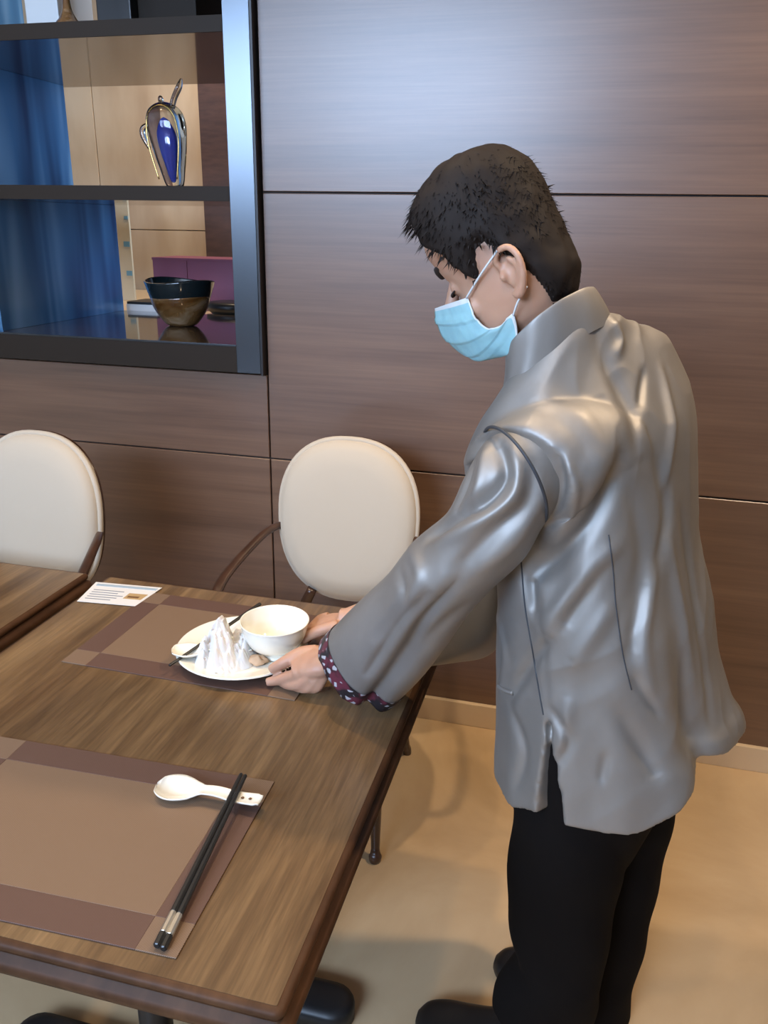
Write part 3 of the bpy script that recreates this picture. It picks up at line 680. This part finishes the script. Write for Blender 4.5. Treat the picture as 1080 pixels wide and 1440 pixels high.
# locks
HV = list(V); HFc = list(Fc)
for i in range(5200):
    a = rng.uniform(0, 2*PI); aa = min(a, 2*PI-a); u = rng.uniform(0, 1)
    z = -.07+.22*u**.8; zh = hairline(aa)
    if z < zh+.002: continue
    th = hair_th(aa, z)
    if z > .145: continue
    th -= .006*max(0, math.cos(aa))*min(max((z-.05)/.04, 0), 1)
    p, n_ = scalp(a, z, th-.004)
    front = max(0, math.cos(aa))*min(max((z-.04)/.05, 0), 1)
    dr = n_*.42+Vector((.6*front+.10, 0, -.55-.25*front))+Vector(rng.normal(0, .13, 3)); dr.normalize()
    if z < .03: dr = (n_*.30+Vector((0, 0, -1))+Vector(rng.normal(0, .15, 3))).normalized()
    L_ = rng.uniform(.009, .017)*(1+.6*front)*(.5 if z < .03 else 1); wv = dr.cross(n_+Vector(rng.normal(0, .3, 3))).normalized()*rng.uniform(.0010, .0022)
    b0 = len(HV); hv = n_.cross(wv).normalized()*.0012
    HV += [H(*(p-wv)), H(*(p+wv)), H(*(p+hv)), H(*(p+dr*L_))]
    HFc += [(b0, b0+1, b0+3), (b0+1, b0+2, b0+3), (b0+2, b0, b0+3)]
mk('hair', HV, HFc, M_hair, man)

# face mask, worn over nose, mouth and chin
MT = empty('face_mask', H(.1, 0, -.05)); adopt(MT, man); MT.matrix_parent_inverse = Matrix.Translation(-Vector(man.location))
def mp(px, py, yl):      # photograph point on the head's sagittal slice yl
    Y = HY
    for _ in range(4):
        p = at(px, py, Y); q = Hinv(p); Y -= (yl-q.y)*.98*HS
    return q
cen = [mp(611, 434, 0), mp(613, 452, 0), mp(624, 474, 0), mp(640, 490, 0), mp(660, 500, 0.0), mp(690, 503, 0)]
sid = [mp(656, 419, .066), mp(668, 446, .069), mp(684, 461, .068), mp(703, 458, .068), mp(722, 443, .068), mp(728, 494, .060)]
mid = [mp(634, 426, .045), mp(644, 452, .052), mp(655, 474, .054), mp(672, 488, .052), mp(688, 498, .048), mp(706, 502, .042)]
nv = 50; cenC = catmull(cen, nv); sidC = catmull(sid, nv); midC = catmull(mid, nv); V = []; nu = 61
for i in range(nv):
    t_ = i/(nv-1); C0, C1, C2 = Vector(cenC[i]), Vector(midC[i]), Vector(sidC[i])
    pleat = .0022*((t_*4.2) % 1.0)*(.15 < t_ < .85)
    for j in range(nu):
        u = -1+2*j/(nu-1); s = abs(u); sg = 1 if u >= 0 else -1
        # quadratic through centre (0), mid (.55), side (1), flat at the centre
        def ev(k):
            c0, c1, c2 = C0[k], C1[k], C2[k]
            return c0*(1-s)*(1-s/.55)+c1*(s*(1-s))/(.55*.45)+c2*(s*(s-.55))/.45
        x = ev(0); y = ev(1); z = ev(2)
        if s < .3: y = max(y, 0)
        n_ = Vector((1-s*.6, s*.9, -.15)).normalized()
        wr = .0012*noise.noise(Vector((u*7, t_*7, 1)))+pleat*(1-s*.3)-.0015*s*s
        V.append(H(x+n_.x*wr, sg*(y+n_.y*wr), z+n_.z*wr))
o = mk('mask_cloth', V, grid_faces(nv, nu, False), [M_mask, M_maskw], MT)
for p in o.data.polygons:
    i = p.index//(nu-1); j = p.index % (nu-1)
    if i < 3 or j < 1 or j > nu-3: p.material_index = 1
o.modifiers.new('s', 'SOLIDIFY').thickness = .0012
for s in (-1, 1):
    a_, b_ = sid[0], sid[4]
    tube('ear_loop', [H(a_.x, s*a_.y, a_.z), H((a_.x-.006)/2, s*.080, (a_.z+.030)/2), H(-.006, s*.086, .030)], [.0014]*3, M_maskw, MT, 16, 8)
    tube('ear_loop', [H(-.024, s*.078, -.022), H((b_.x-.024)/2+.002, s*.0755, (b_.z-.022)/2), H(b_.x, s*b_.y, b_.z)], [.0014]*3, M_maskw, MT, 16, 8)

# ---- jacket
def dirs(yaw): return Vector((math.cos(yaw), -math.sin(yaw), 0)), Vector((-math.sin(yaw), -math.cos(yaw), 0))
R_ = math.radians
rings = []   # centre, U(back), V(left)
def jr(c, hb, hl, yaw, tz=0, tl=0):
    B_, L_ = dirs(R_(yaw)); rings.append(list(c)+list(B_*hb+Vector((0, 0, tz)))+list(L_*hl+Vector((0, 0, tl))))
def jpx(bk, fr, Y, hl, yaw, tl=0):
    p = at(*bk, Y-.01); q = at(*fr, Y+.01); C = (p+q)/2; rings.append(list(C)+list((p-q)/2)+list(dirs(R_(yaw))[1]*hl+Vector((0, 0, tl))))
jpx((850, 438), (722, 542), 1.180, .076, 22)
jpx((866, 448), (714, 566), 1.192, .105, 24, -.004)
jpx((892, 466), (706, 590), 1.215, .150, 25, -.014)
jpx((922, 500), (700, 630), 1.23, .190, 25, -.02)
jr((.012, 1.245, 1.27), .122, .205, 24, .018, -.01)
jr((.020, 1.25, 1.20), .132, .203, 22, .01)
jr((.032, 1.25, 1.10), .140, .197, 20)
jr((.050, 1.25, 1.00), .152, .200, 18)
jr((.062, 1.25, .90), .160, .205, 16)
jr((.078, 1.25, .80), .172, .212, 15)
jr((.090, 1.25, .705), .180, .220, 14)
RG = catmull(rings, 150); ns = 240; V = []; NTr = len(RG)
def smooth01(x): x = min(max(x, 0), 1); return x*x*(3-2*x)
for i, r in enumerate(RG):
    C, U, L_ = Vector(r[0:3]), Vector(r[3:6]), Vector(r[6:9]); z = C.z
    low = smooth01((1.25-z)/.5)
    for j in range(ns):
        a = 2*PI*j/ns; c, s = math.cos(a), math.sin(a)
        e = 2.3; cx_, sx_ = math.copysign(abs(c)**(2/e), c), math.copysign(abs(s)**(2/e), s)
        k = 1.0
        ad = math.degrees(a)
        # rear fold: valley just beyond the centre back, flap beyond it
        hz_ = smooth01((1.12-z)/.35)
        aw = (ad+180) % 360-180
        k += .11*hz_*math.exp(-((aw+17)/20)**2) - .15*hz_*math.exp(-((aw-22)/9)**2)
        # diagonal drape folds on the left side
        ph = (ad-90)*.055+(z-1.0)*13
        fade = math.exp(-((ad-65)/48)**2)*smooth01((1.34-z)/.15)
        k += 0*fade*(.030*math.sin(ph*1.25+.6)+.018*math.sin(ph*2.6+1.4+2*math.sin(z*9)))*(.45+.55*smooth01((z-.72)/.2))
        k += low*.016*math.sin(math.radians(ad)*7+z*3)+.010*low*math.sin(math.radians(ad)*13+z*5+1)
        k -= .10*math.exp(-((ad-95)/14)**2)*math.exp(-((z-1.12)/.05)**2)
        # side slit
        hw_ = 6.0*smooth01((.872-z)/.16)
        if hw_ > .05: k -= .20*max(0, 1-(abs(ad-97-3*(0.87-z)/.17)/max(hw_, .6))**4)
        else: k -= .012*max(0, 1-abs(ad-97)/1.6)*smooth01((1.1-z)/.05)
        p = C+U*cx_*k+L_*sx_*k
        # hem dips at the near side seam and rises at the back
        hem = smooth01((.85-z)/.15)
        p.z += hem*(.072*smooth01((68-abs(aw))/50)+.008*math.sin(math.radians(ad*3))+.008-.050*smooth01((ad-99)/35)*smooth01((265-ad)/60))
        V.append(p)
parts = [capped(V, grid_faces(NTr, ns), NTr, ns)]
# dropped shoulder caps, ending in a lip over the sleeve head
def sleeve_ring(U_, L_, Y, hd, Yd=0, tilt=0):
    a = at(*U_, Y+Yd); b = at(*L_, Y-Yd); C = (a+b)/2; A_ = (a-b)/2
    return list(C)+list(A_)+[hd, tilt]
def sleeve_vf(rs, n, ns, dirv, fold=None, cap=True):
    R2 = catmull(rs, n); V = []
    for i, r in enumerate(R2):
        C, A_, hd = Vector(r[:3]), Vector(r[3:6]), r[6]
        T = Vector(R2[min(i+1, n-1)][:3])-Vector(R2[max(i-1, 0)][:3]); N = T.cross(A_).normalized()
        if N.y > 0: N = -N
        for j in range(ns):
            a = 2*PI*j/ns; k = fold(i/(n-1), math.degrees(a)) if fold else 1
            V.append(C+A_*math.cos(a)*k+(N*hd-T.normalized()*r[7])*math.sin(a)*k)
    return (capped(V, grid_faces(n, ns), n, ns) if cap else (V, grid_faces(n, ns))), R2
(capL, _) = sleeve_vf([sleeve_ring((840, 560), (880, 690), 1.16, .070), sleeve_ring((782, 556), (835, 700), 1.11, .076), sleeve_ring((726, 576), (797, 718), 1.08, .078, tilt=.03), sleeve_ring((682, 607), (762, 738), 1.062, .076, tilt=.05)], 40, 60, None)
parts.append(capL)
(capR, _) = sleeve_vf([sleeve_ring((820, 500), (880, 620), 1.33, .07), sleeve_ring((760, 540), (850, 650), 1.38, .07), sleeve_ring((730, 590), (810, 690), 1.41, .065)], 30, 40, None)
parts.append(capR)
me = voxel_mesh(parts, .0034, 6, .6)
bpy.context.view_layer.update()
from mathutils.bvhtree import BVHTree
CP = Vector((0, 0, CAM_Z))
def ray_pts(b_, pix, n):
    r = []
    for q in catmull(pix, n):
        h = b_.ray_cast(CP, (at(q[0], q[1], 1.2)-CP).normalized())
        if h[0] is not None: r.append(h[0])
    return r
def fold_disp(me_, strokes):      # drape folds: polylines on the cloth, each raises or sinks a soft ridge
    bm_ = bmesh.new(); bm_.from_mesh(me_); b_ = BVHTree.FromBMesh(bm_); bm_.free(); data = []
    for pix, wd, am in strokes:
        P_ = ray_pts(b_, pix, 26)
        if len(P_) > 2: data.append((np.array([tuple(p) for p in P_]), wd, am))
    def f(co, no):
        out = np.zeros(len(co))
        for P_, wd, am in data:
            lo = P_.min(0)-3*wd; hi = P_.max(0)+3*wd; idx = np.where(np.all((co > lo) & (co < hi), axis=1))[0]
            if not len(idx): continue
            c_ = co[idx]; best = np.full(len(idx), 9.); bt = np.zeros(len(idx)); m_ = len(P_)
            for i in range(m_-1):
                a_, d_ = P_[i], P_[i+1]-P_[i]; L2 = (d_@d_)+1e-12
                t_ = np.clip(((c_-a_)@d_)/L2, 0, 1); dd = np.linalg.norm(c_-(a_+t_[:, None]*d_), axis=1)
                u_ = dd < best; best[u_] = dd[u_]; bt[u_] = ((i+t_)/(m_-1))[u_]
            out[idx] += .82*am*np.exp(-(best/wd)**2)*np.sin(np.clip(bt*.9+.05, 0, 1)*PI)**.6
        return out
    displace(me_, f)
JACKET_FOLDS = [
    ([(872, 648), (838, 722), (798, 768), (748, 812)], .016, -.020), ([(848, 636), (808, 722), (768, 762)], .022, .011), ([(868, 764), (817, 825), (762, 885)], .015, .012),
    ([(854, 790), (815, 843), (792, 880)], .012, -.012), ([(862, 850), (807, 930)], .014, .008), ([(772, 900), (736, 947), (716, 985)], .011, -.010), ([(745, 815), (750, 862)], .009, -.010),
    ([(909, 820), (886, 918)], .011, -.009), ([(920, 800), (905, 900), (915, 980)], .012, .008), ([(888, 690), (905, 780), (890, 850)], .014, -.007),
    ([(840, 448), (853, 510), (888, 580), (900, 640)], .014, -.008), ([(862, 452), (873, 478), (866, 500)], .008, .007), ([(906, 520), (900, 570)], .007, -.006), ([(930, 520), (943, 600), (935, 690)], .010, .008),
    ([(925, 640), (938, 720), (925, 800)], .012, -.008), ([(760, 560), (820, 590), (850, 650)], .02, .008), ([(785, 640), (790, 690), (775, 735)], .009, -.009), ([(797, 650), (806, 690), (790, 740)], .008, .007),
    ([(800, 980), (790, 1060)], .012, .006), ([(775, 1000), (800, 1040), (785, 1075)], .008, -.007), ([(870, 1000), (905, 1060), (925, 1095)], .014, -.008), ([(845, 1100), (852, 1060)], .007, -.004), ([(720, 1000), (738, 1060), (725, 1110)], .011, -.007), ([(697, 860), (712, 920), (705, 980)], .012, .007),
    ([(958, 720), (985, 880), (1000, 1010)], .012, -.009), ([(940, 760), (960, 880), (975, 1000)], .012, .008), ([(890, 950), (930, 1010)], .008, -.006)]
fold_disp(me, JACKET_FOLDS)
def fine(co, no):
    out = np.empty(len(co))
    for i, c in enumerate(co):
        along = c[0]*.50+c[2]*.86; acr = c[0]*.86-c[2]*.50+c[1]*.25
        wv = noise.noise(Vector((along*3.2, acr*5, c[1]*3)))
        reg = math.exp(-((c[0]-.02)/.11)**2)*smooth01((c[2]-.86)/.12)*smooth01((1.30-c[2])/.10)*smooth01((1.22-c[1])/.08)
        q = abs(noise.noise(Vector((along*3.5, acr*19+wv*1.6, 2.0))))
        up = smooth01((c[2]-1.15)/.15)
        q2 = abs(noise.noise(Vector((c[2]*5, acr*16+wv, c[1]*14+7))))
        q3 = noise.noise(Vector((c[0]*12, c[1]*12, c[2]*7)))
        out[i] = reg*.008*(.22-q)+(1-.6*reg)*.008*(.2-q2)*(.45+.3*up)+.0018*q3
    return out
displace(me, fine)
jk = link_mesh('jacket', me, M_satin, man)
# stand collar
V = []; nC = 160; lv = []
def cr_(c, hb, hl, yaw, tz):
    B_, L_ = dirs(R_(yaw)); return list(c)+list(B_*hb+Vector((0, 0, tz)))+list(L_*hl)
def cpx(bk, fr, Y, hl):
    p = at(*bk, Y-.01); q = at(*fr, Y+.01); return list((p+q)/2)+list((p-q)/2)+list(dirs(R_(22))[1]*hl)
crs = [cpx((860, 455), (712, 578), 1.182, .089), cpx((846, 427), (723, 532), 1.172, .079), cpx((829, 402), (722, 498), 1.166, .073)]
seq = [(0, 1), (1, 1), (2, 1), (2, .965), (2, .94), (1, .93), (0, .93)]
for idx, k in seq:
    r = crs[idx]; C, U, L_ = Vector(r[0:3]), Vector(r[3:6]), Vector(r[6:9])
    for j in range(nC):
        a = 2*PI*j/nC; w_ = 1+.010*math.sin(a*5+idx*1.2)+.008*math.sin(a*11+2+idx*1.6); V.append(C+U*math.cos(a)*k*w_+L_*math.sin(a)*k*w_)
o = mk('collar', V, grid_faces(len(seq), nC), M_satin, jk)
ss = o.modifiers.new('s', 'SUBSURF'); ss.levels = 1; ss.render_levels = 2

def fold_left(t, ad):
    # ad: 0 = upper edge, 90 = camera side
    ra = math.radians(ad)
    k = 1+.02*math.sin(ra*3+t*7)
    v0 = 62+42*t; k -= (.06+.18*t)*math.exp(-((ad-v0-20)/11)**2)*smooth01((t-.25)/.3)
    k += .07*math.exp(-((ad-v0+12)/22)**2)*smooth01((t-.2)/.3)
    k -= .07*max(0, 1-t/.09)*abs(math.sin(ra*9))
    return k
lrs = [sleeve_ring((706, 598), (778, 712), 1.08, .062, tilt=.05), sleeve_ring((678, 628), (760, 745), 1.072, .070, tilt=.045), sleeve_ring((653, 674), (738, 786), 1.07, .072, tilt=.03),
       sleeve_ring((628, 722), (690, 830), 1.08, .070), sleeve_ring((580, 762), (655, 868), 1.10, .068), sleeve_ring((545, 806), (628, 906), 1.13, .066),
       sleeve_ring((500, 850), (596, 948), 1.165, .066), sleeve_ring((456, 897), (560, 985), 1.195, .066)]
def build_sleeve(rs, fold, n=120, ns=120, folds=None):
    (Vs, Fs), R2 = sleeve_vf(rs, n, ns, None, fold, cap=False)
    inner = []
    C1 = Vector(R2[-1][:3])
    for i in (n-1, n-8, n-20):
        C = Vector(R2[i][:3])
        for j in range(ns):
            p = Vector(Vs[i*ns+j]); inner.append(C+(p-C)*(.96 if i == n-1 else .93))
    o = mk('sleeve', Vs, Fs, M_satin, jk)
    if folds: fold_disp(o.data, folds)
    Vs = [v.co.copy() for v in o.data.vertices]
    nb = 9; band = []
    for i in range(n-nb, n):
        C = Vector(R2[i][:3])
        for j in range(ns):
            p = Vector(Vs[i*ns+j]); q = C+(p-C)*1.018
            if i == n-1: q += (Vector(R2[-1][:3])-Vector(R2[-2][:3]))*(.8+.7*math.sin(j*.55))
            band.append(q)
    allv = band+inner; Fb = grid_faces(nb, ns)
    Fi = grid_faces(3, ns, True, nb*ns)
    Fe = [((nb-1)*ns+j, (nb-1)*ns+(j+1) % ns, nb*ns+(j+1) % ns, nb*ns+j) for j in range(ns)]
    b = mk('cuff', allv, Fb+Fi+Fe, [M_cuff, M_lining], o)
    for p in b.data.polygons:
        if nb*ns-ns < 0: pass
        if (len(Fb) <= p.index < len(Fb)+len(Fi)): p.material_index = 1
    tag(b, 'maroon and white patterned cuff trim')
    return o
SLEEVE_FOLDS = [([(668, 640), (655, 680), (640, 715)], .008, -.008), ([(682, 632), (676, 680), (660, 715)], .010, .010), ([(700, 628), (712, 668), (690, 702), (650, 722), (605, 755)], .011, -.018),
    ([(722, 640), (722, 690), (680, 728), (620, 762)], .011, .012), ([(748, 660), (742, 710), (700, 745), (640, 800)], .012, -.010), ([(757, 700), (725, 760), (675, 800)], .014, .007),
    ([(577, 770), (590, 810), (575, 850)], .012, .008), ([(560, 800), (566, 850), (530, 900)], .011, -.007), ([(650, 800), (580, 860), (540, 915)], .016, .009), ([(602, 832), (560, 880), (516, 948)], .008, -.012), ([(655, 850), (600, 900), (560, 950)], .014, -.006)]
build_sleeve(lrs, fold_left, 150, 150, SLEEVE_FOLDS)
def fold_r(t, ad): return 1+.04*math.sin(math.radians(ad)*3+t*6)+.03*math.sin(math.radians(ad)*6-t*9)
def ring3(c, ra, rd, tilt):  # world ring
    return list(c)+[ra*math.sin(tilt)*-1, 0, ra*math.cos(tilt), rd]
rrs = [sleeve_ring((740, 590), (800, 690), 1.39, .055), sleeve_ring((700, 640), (770, 760), 1.41, .060), sleeve_ring((650, 700), (728, 850), 1.42, .062),
       sleeve_ring((618, 780), (694, 914), 1.40, .060), sleeve_ring((570, 825), (640, 930), 1.375, .056), sleeve_ring((512, 862), (580, 936), 1.36, .050), sleeve_ring((474, 880), (530, 932), 1.35, .042)]
build_sleeve(rrs, fold_r, 90, 80)
# armhole seam, side seam, back dart
sv = [r for r in [lrs[0]]]
pts = []
(_, Rl) = sleeve_vf([sleeve_ring((683, 606), (772, 733), 1.06, .080), sleeve_ring((676, 612), (766, 742), 1.06, .080)], 2, 8, None)
(Vq, _f), _ = sleeve_vf([sleeve_ring((683, 605), (763, 736), 1.062, .0770, tilt=.05), sleeve_ring((681, 608), (761, 739), 1.062, .0770, tilt=.05)], 2, 60, None, cap=False)
mk('armhole_seam', *merge([tube_vf(list(Vq[:60])+[Vq[0]], [.0022]*61, 150, 8)]), M_seam, jk)
bmj = bmesh.new(); bmj.from_mesh(jk.data); bvh = BVHTree.FromBMesh(bmj); bmj.free()
def on_jacket(pix, out=.001):
    r = []
    for q in pix:
        d = (at(*q, 1.2)-CP).normalized(); hit = bvh.ray_cast(CP, d)
        if hit[0] is not None: r.append(hit[0]+hit[1]*out)
    return r
for pix, rd in (([(733, 790), (738, 850), (748, 910), (757, 965), (764, 1005)], .0012), ([(856, 752), (862, 800), (866, 850), (876, 920), (888, 970)], .0010)):
    dense = catmull([list(q)+[0] for q in pix], 24)
    P_ = on_jacket([(q[0], q[1]) for q in dense], .0002)
    if len(P_) > 4: tube('stitched_seam', P_, [rd]*len(P_), M_seam, jk, 40, 6)
P_ = on_jacket([(695, 955), (702, 965), (712, 971), (722, 974)], .001)
if len(P_) > 2: tube('pocket_welt', P_, [.004]*len(P_), M_satin, jk, 16, 8)

# ---- trousers
def leg_rings(L):
    V = []; rows = []
    for (pl_, pr_, py, Y, hd) in L:
        a = at(pl_, py, Y); b = at(pr_, py, Y); C = (a+b)/2; hw_ = (b-a).length/2; rows.append([C.x, C.y, C.z, hw_, hd])
    Rr = catmull(rows, 60)
    for i, (x, y, z, hw_, hd) in enumerate(Rr):
        for j in range(40):
            a = 2*PI*j/40; k = 1+.025*math.sin(a*4+z*14)+.02*math.sin(z*40+a*2); V.append((x+hw_*math.cos(a)*k, y+hd*math.sin(a)*k, z))
    return capped(V, grid_faces(60, 40), 60, 40)
nearleg = [(728, 905, 1060, 1.17, .105), (724, 885, 1150, 1.17, .10), (717, 872, 1230, 1.175, .092), (716, 860, 1300, 1.18, .085), (728, 850, 1350, 1.185, .078), (716, 842, 1375, 1.19, .076), (700, 838, 1400, 1.20, .076), (694, 832, 1424, 1.205, .074)]
farleg = [(800, 955, 1040, 1.32, .10), (800, 948, 1130, 1.33, .098), (795, 930, 1220, 1.335, .09), (785, 912, 1290, 1.34, .085), (782, 898, 1345, 1.345, .08), (778, 886, 1385, 1.35, .08), (780, 886, 1425, 1.355, .08), (780, 886, 1447, 1.36, .08)]
V = []; rows = catmull([(.055, 1.25, .52, .10, .14), (.060, 1.25, .74, .155, .195), (.060, 1.25, .84, .150, .198), (.055, 1.25, .93, .125, .16)], 20)
for x, y, z, hx_, hy_ in rows:
    for j in range(48):
        a = 2*PI*j/48; B_, L_ = dirs(R_(14)); V.append(Vector((x, y, z))+B_*hx_*math.cos(a)+L_*hy_*math.sin(a)*.97)
hips = capped(V, grid_faces(20, 48), 20, 48)
me = voxel_mesh([leg_rings(nearleg), leg_rings(farleg), hips], .005, 4, .5)
link_mesh('trousers', me, M_trouser, man)
def shoe(tx, ty, hx0, hy0):
    d = Vector((tx-hx0, ty-hy0, 0)); L = d.length; d.normalize(); n_ = Vector((-d.y, d.x, 0)); V = []
    secs = [(0, .030, .06, .0), (.04, .037, .085, 0), (.25, .036, .10, 0), (.45, .036, .085, 0), (.65, .044, .062, 0), (.82, .046, .050, 0), (.94, .036, .040, 0), (1.0, .014, .022, .006)]
    Sx = catmull(secs, 40); ns_ = 24
    for s, w_, h, b in Sx:
        for j in range(ns_):
            a = 2*PI*j/ns_; c, q = math.cos(a), math.sin(a)
            y = w_*math.copysign(abs(c)**.8, c); z = (h-.002)*(.5+.5*math.copysign(abs(q)**.7, q)) if q > 0 else (h*.5)*(1-abs(q)**.35)
            V.append(Vector((hx0, hy0, .002+b))+d*L*s+n_*y+Vector((0, 0, z)))
    V, Fc = capped(V, grid_faces(40, ns_), 40, ns_); return mk('shoe', V, Fc, M_shoe, man)
shoe(-.222, 1.222, .065, 1.205); shoe(-.085, 1.40, .195, 1.355)

# ceiling downlights that light the room
for i, (x, y, lb) in enumerate(((-.75, 1.2, 'above the dining table with the plate'), (.95, 1.55, 'above the bare floor right of the man'), (-1.9, 1.3, 'above the second table'), (-.4, -.3, 'behind the photographer'), (-1.6, 3.3, 'in the area beyond the shelving'))):
    d = empty('downlight', (x, y, 3.24)); tag(d, 'round recessed ceiling downlight '+lb, 'lamp', 'ceiling downlights')
    V, Fc = lathe_vf([(.045, .009), (.048, -.002), (.060, -.004), (.062, .009)], 32, (x, y, 3.24)); mk('trim_ring', V, Fc, M_silver, d)
    V, Fc = lathe_vf([(.001, .008), (.044, .008), (.044, .0095), (.001, .0095)], 24, (x, y, 3.24)); mk('lamp_disc', V, Fc, M_lampglow, d)
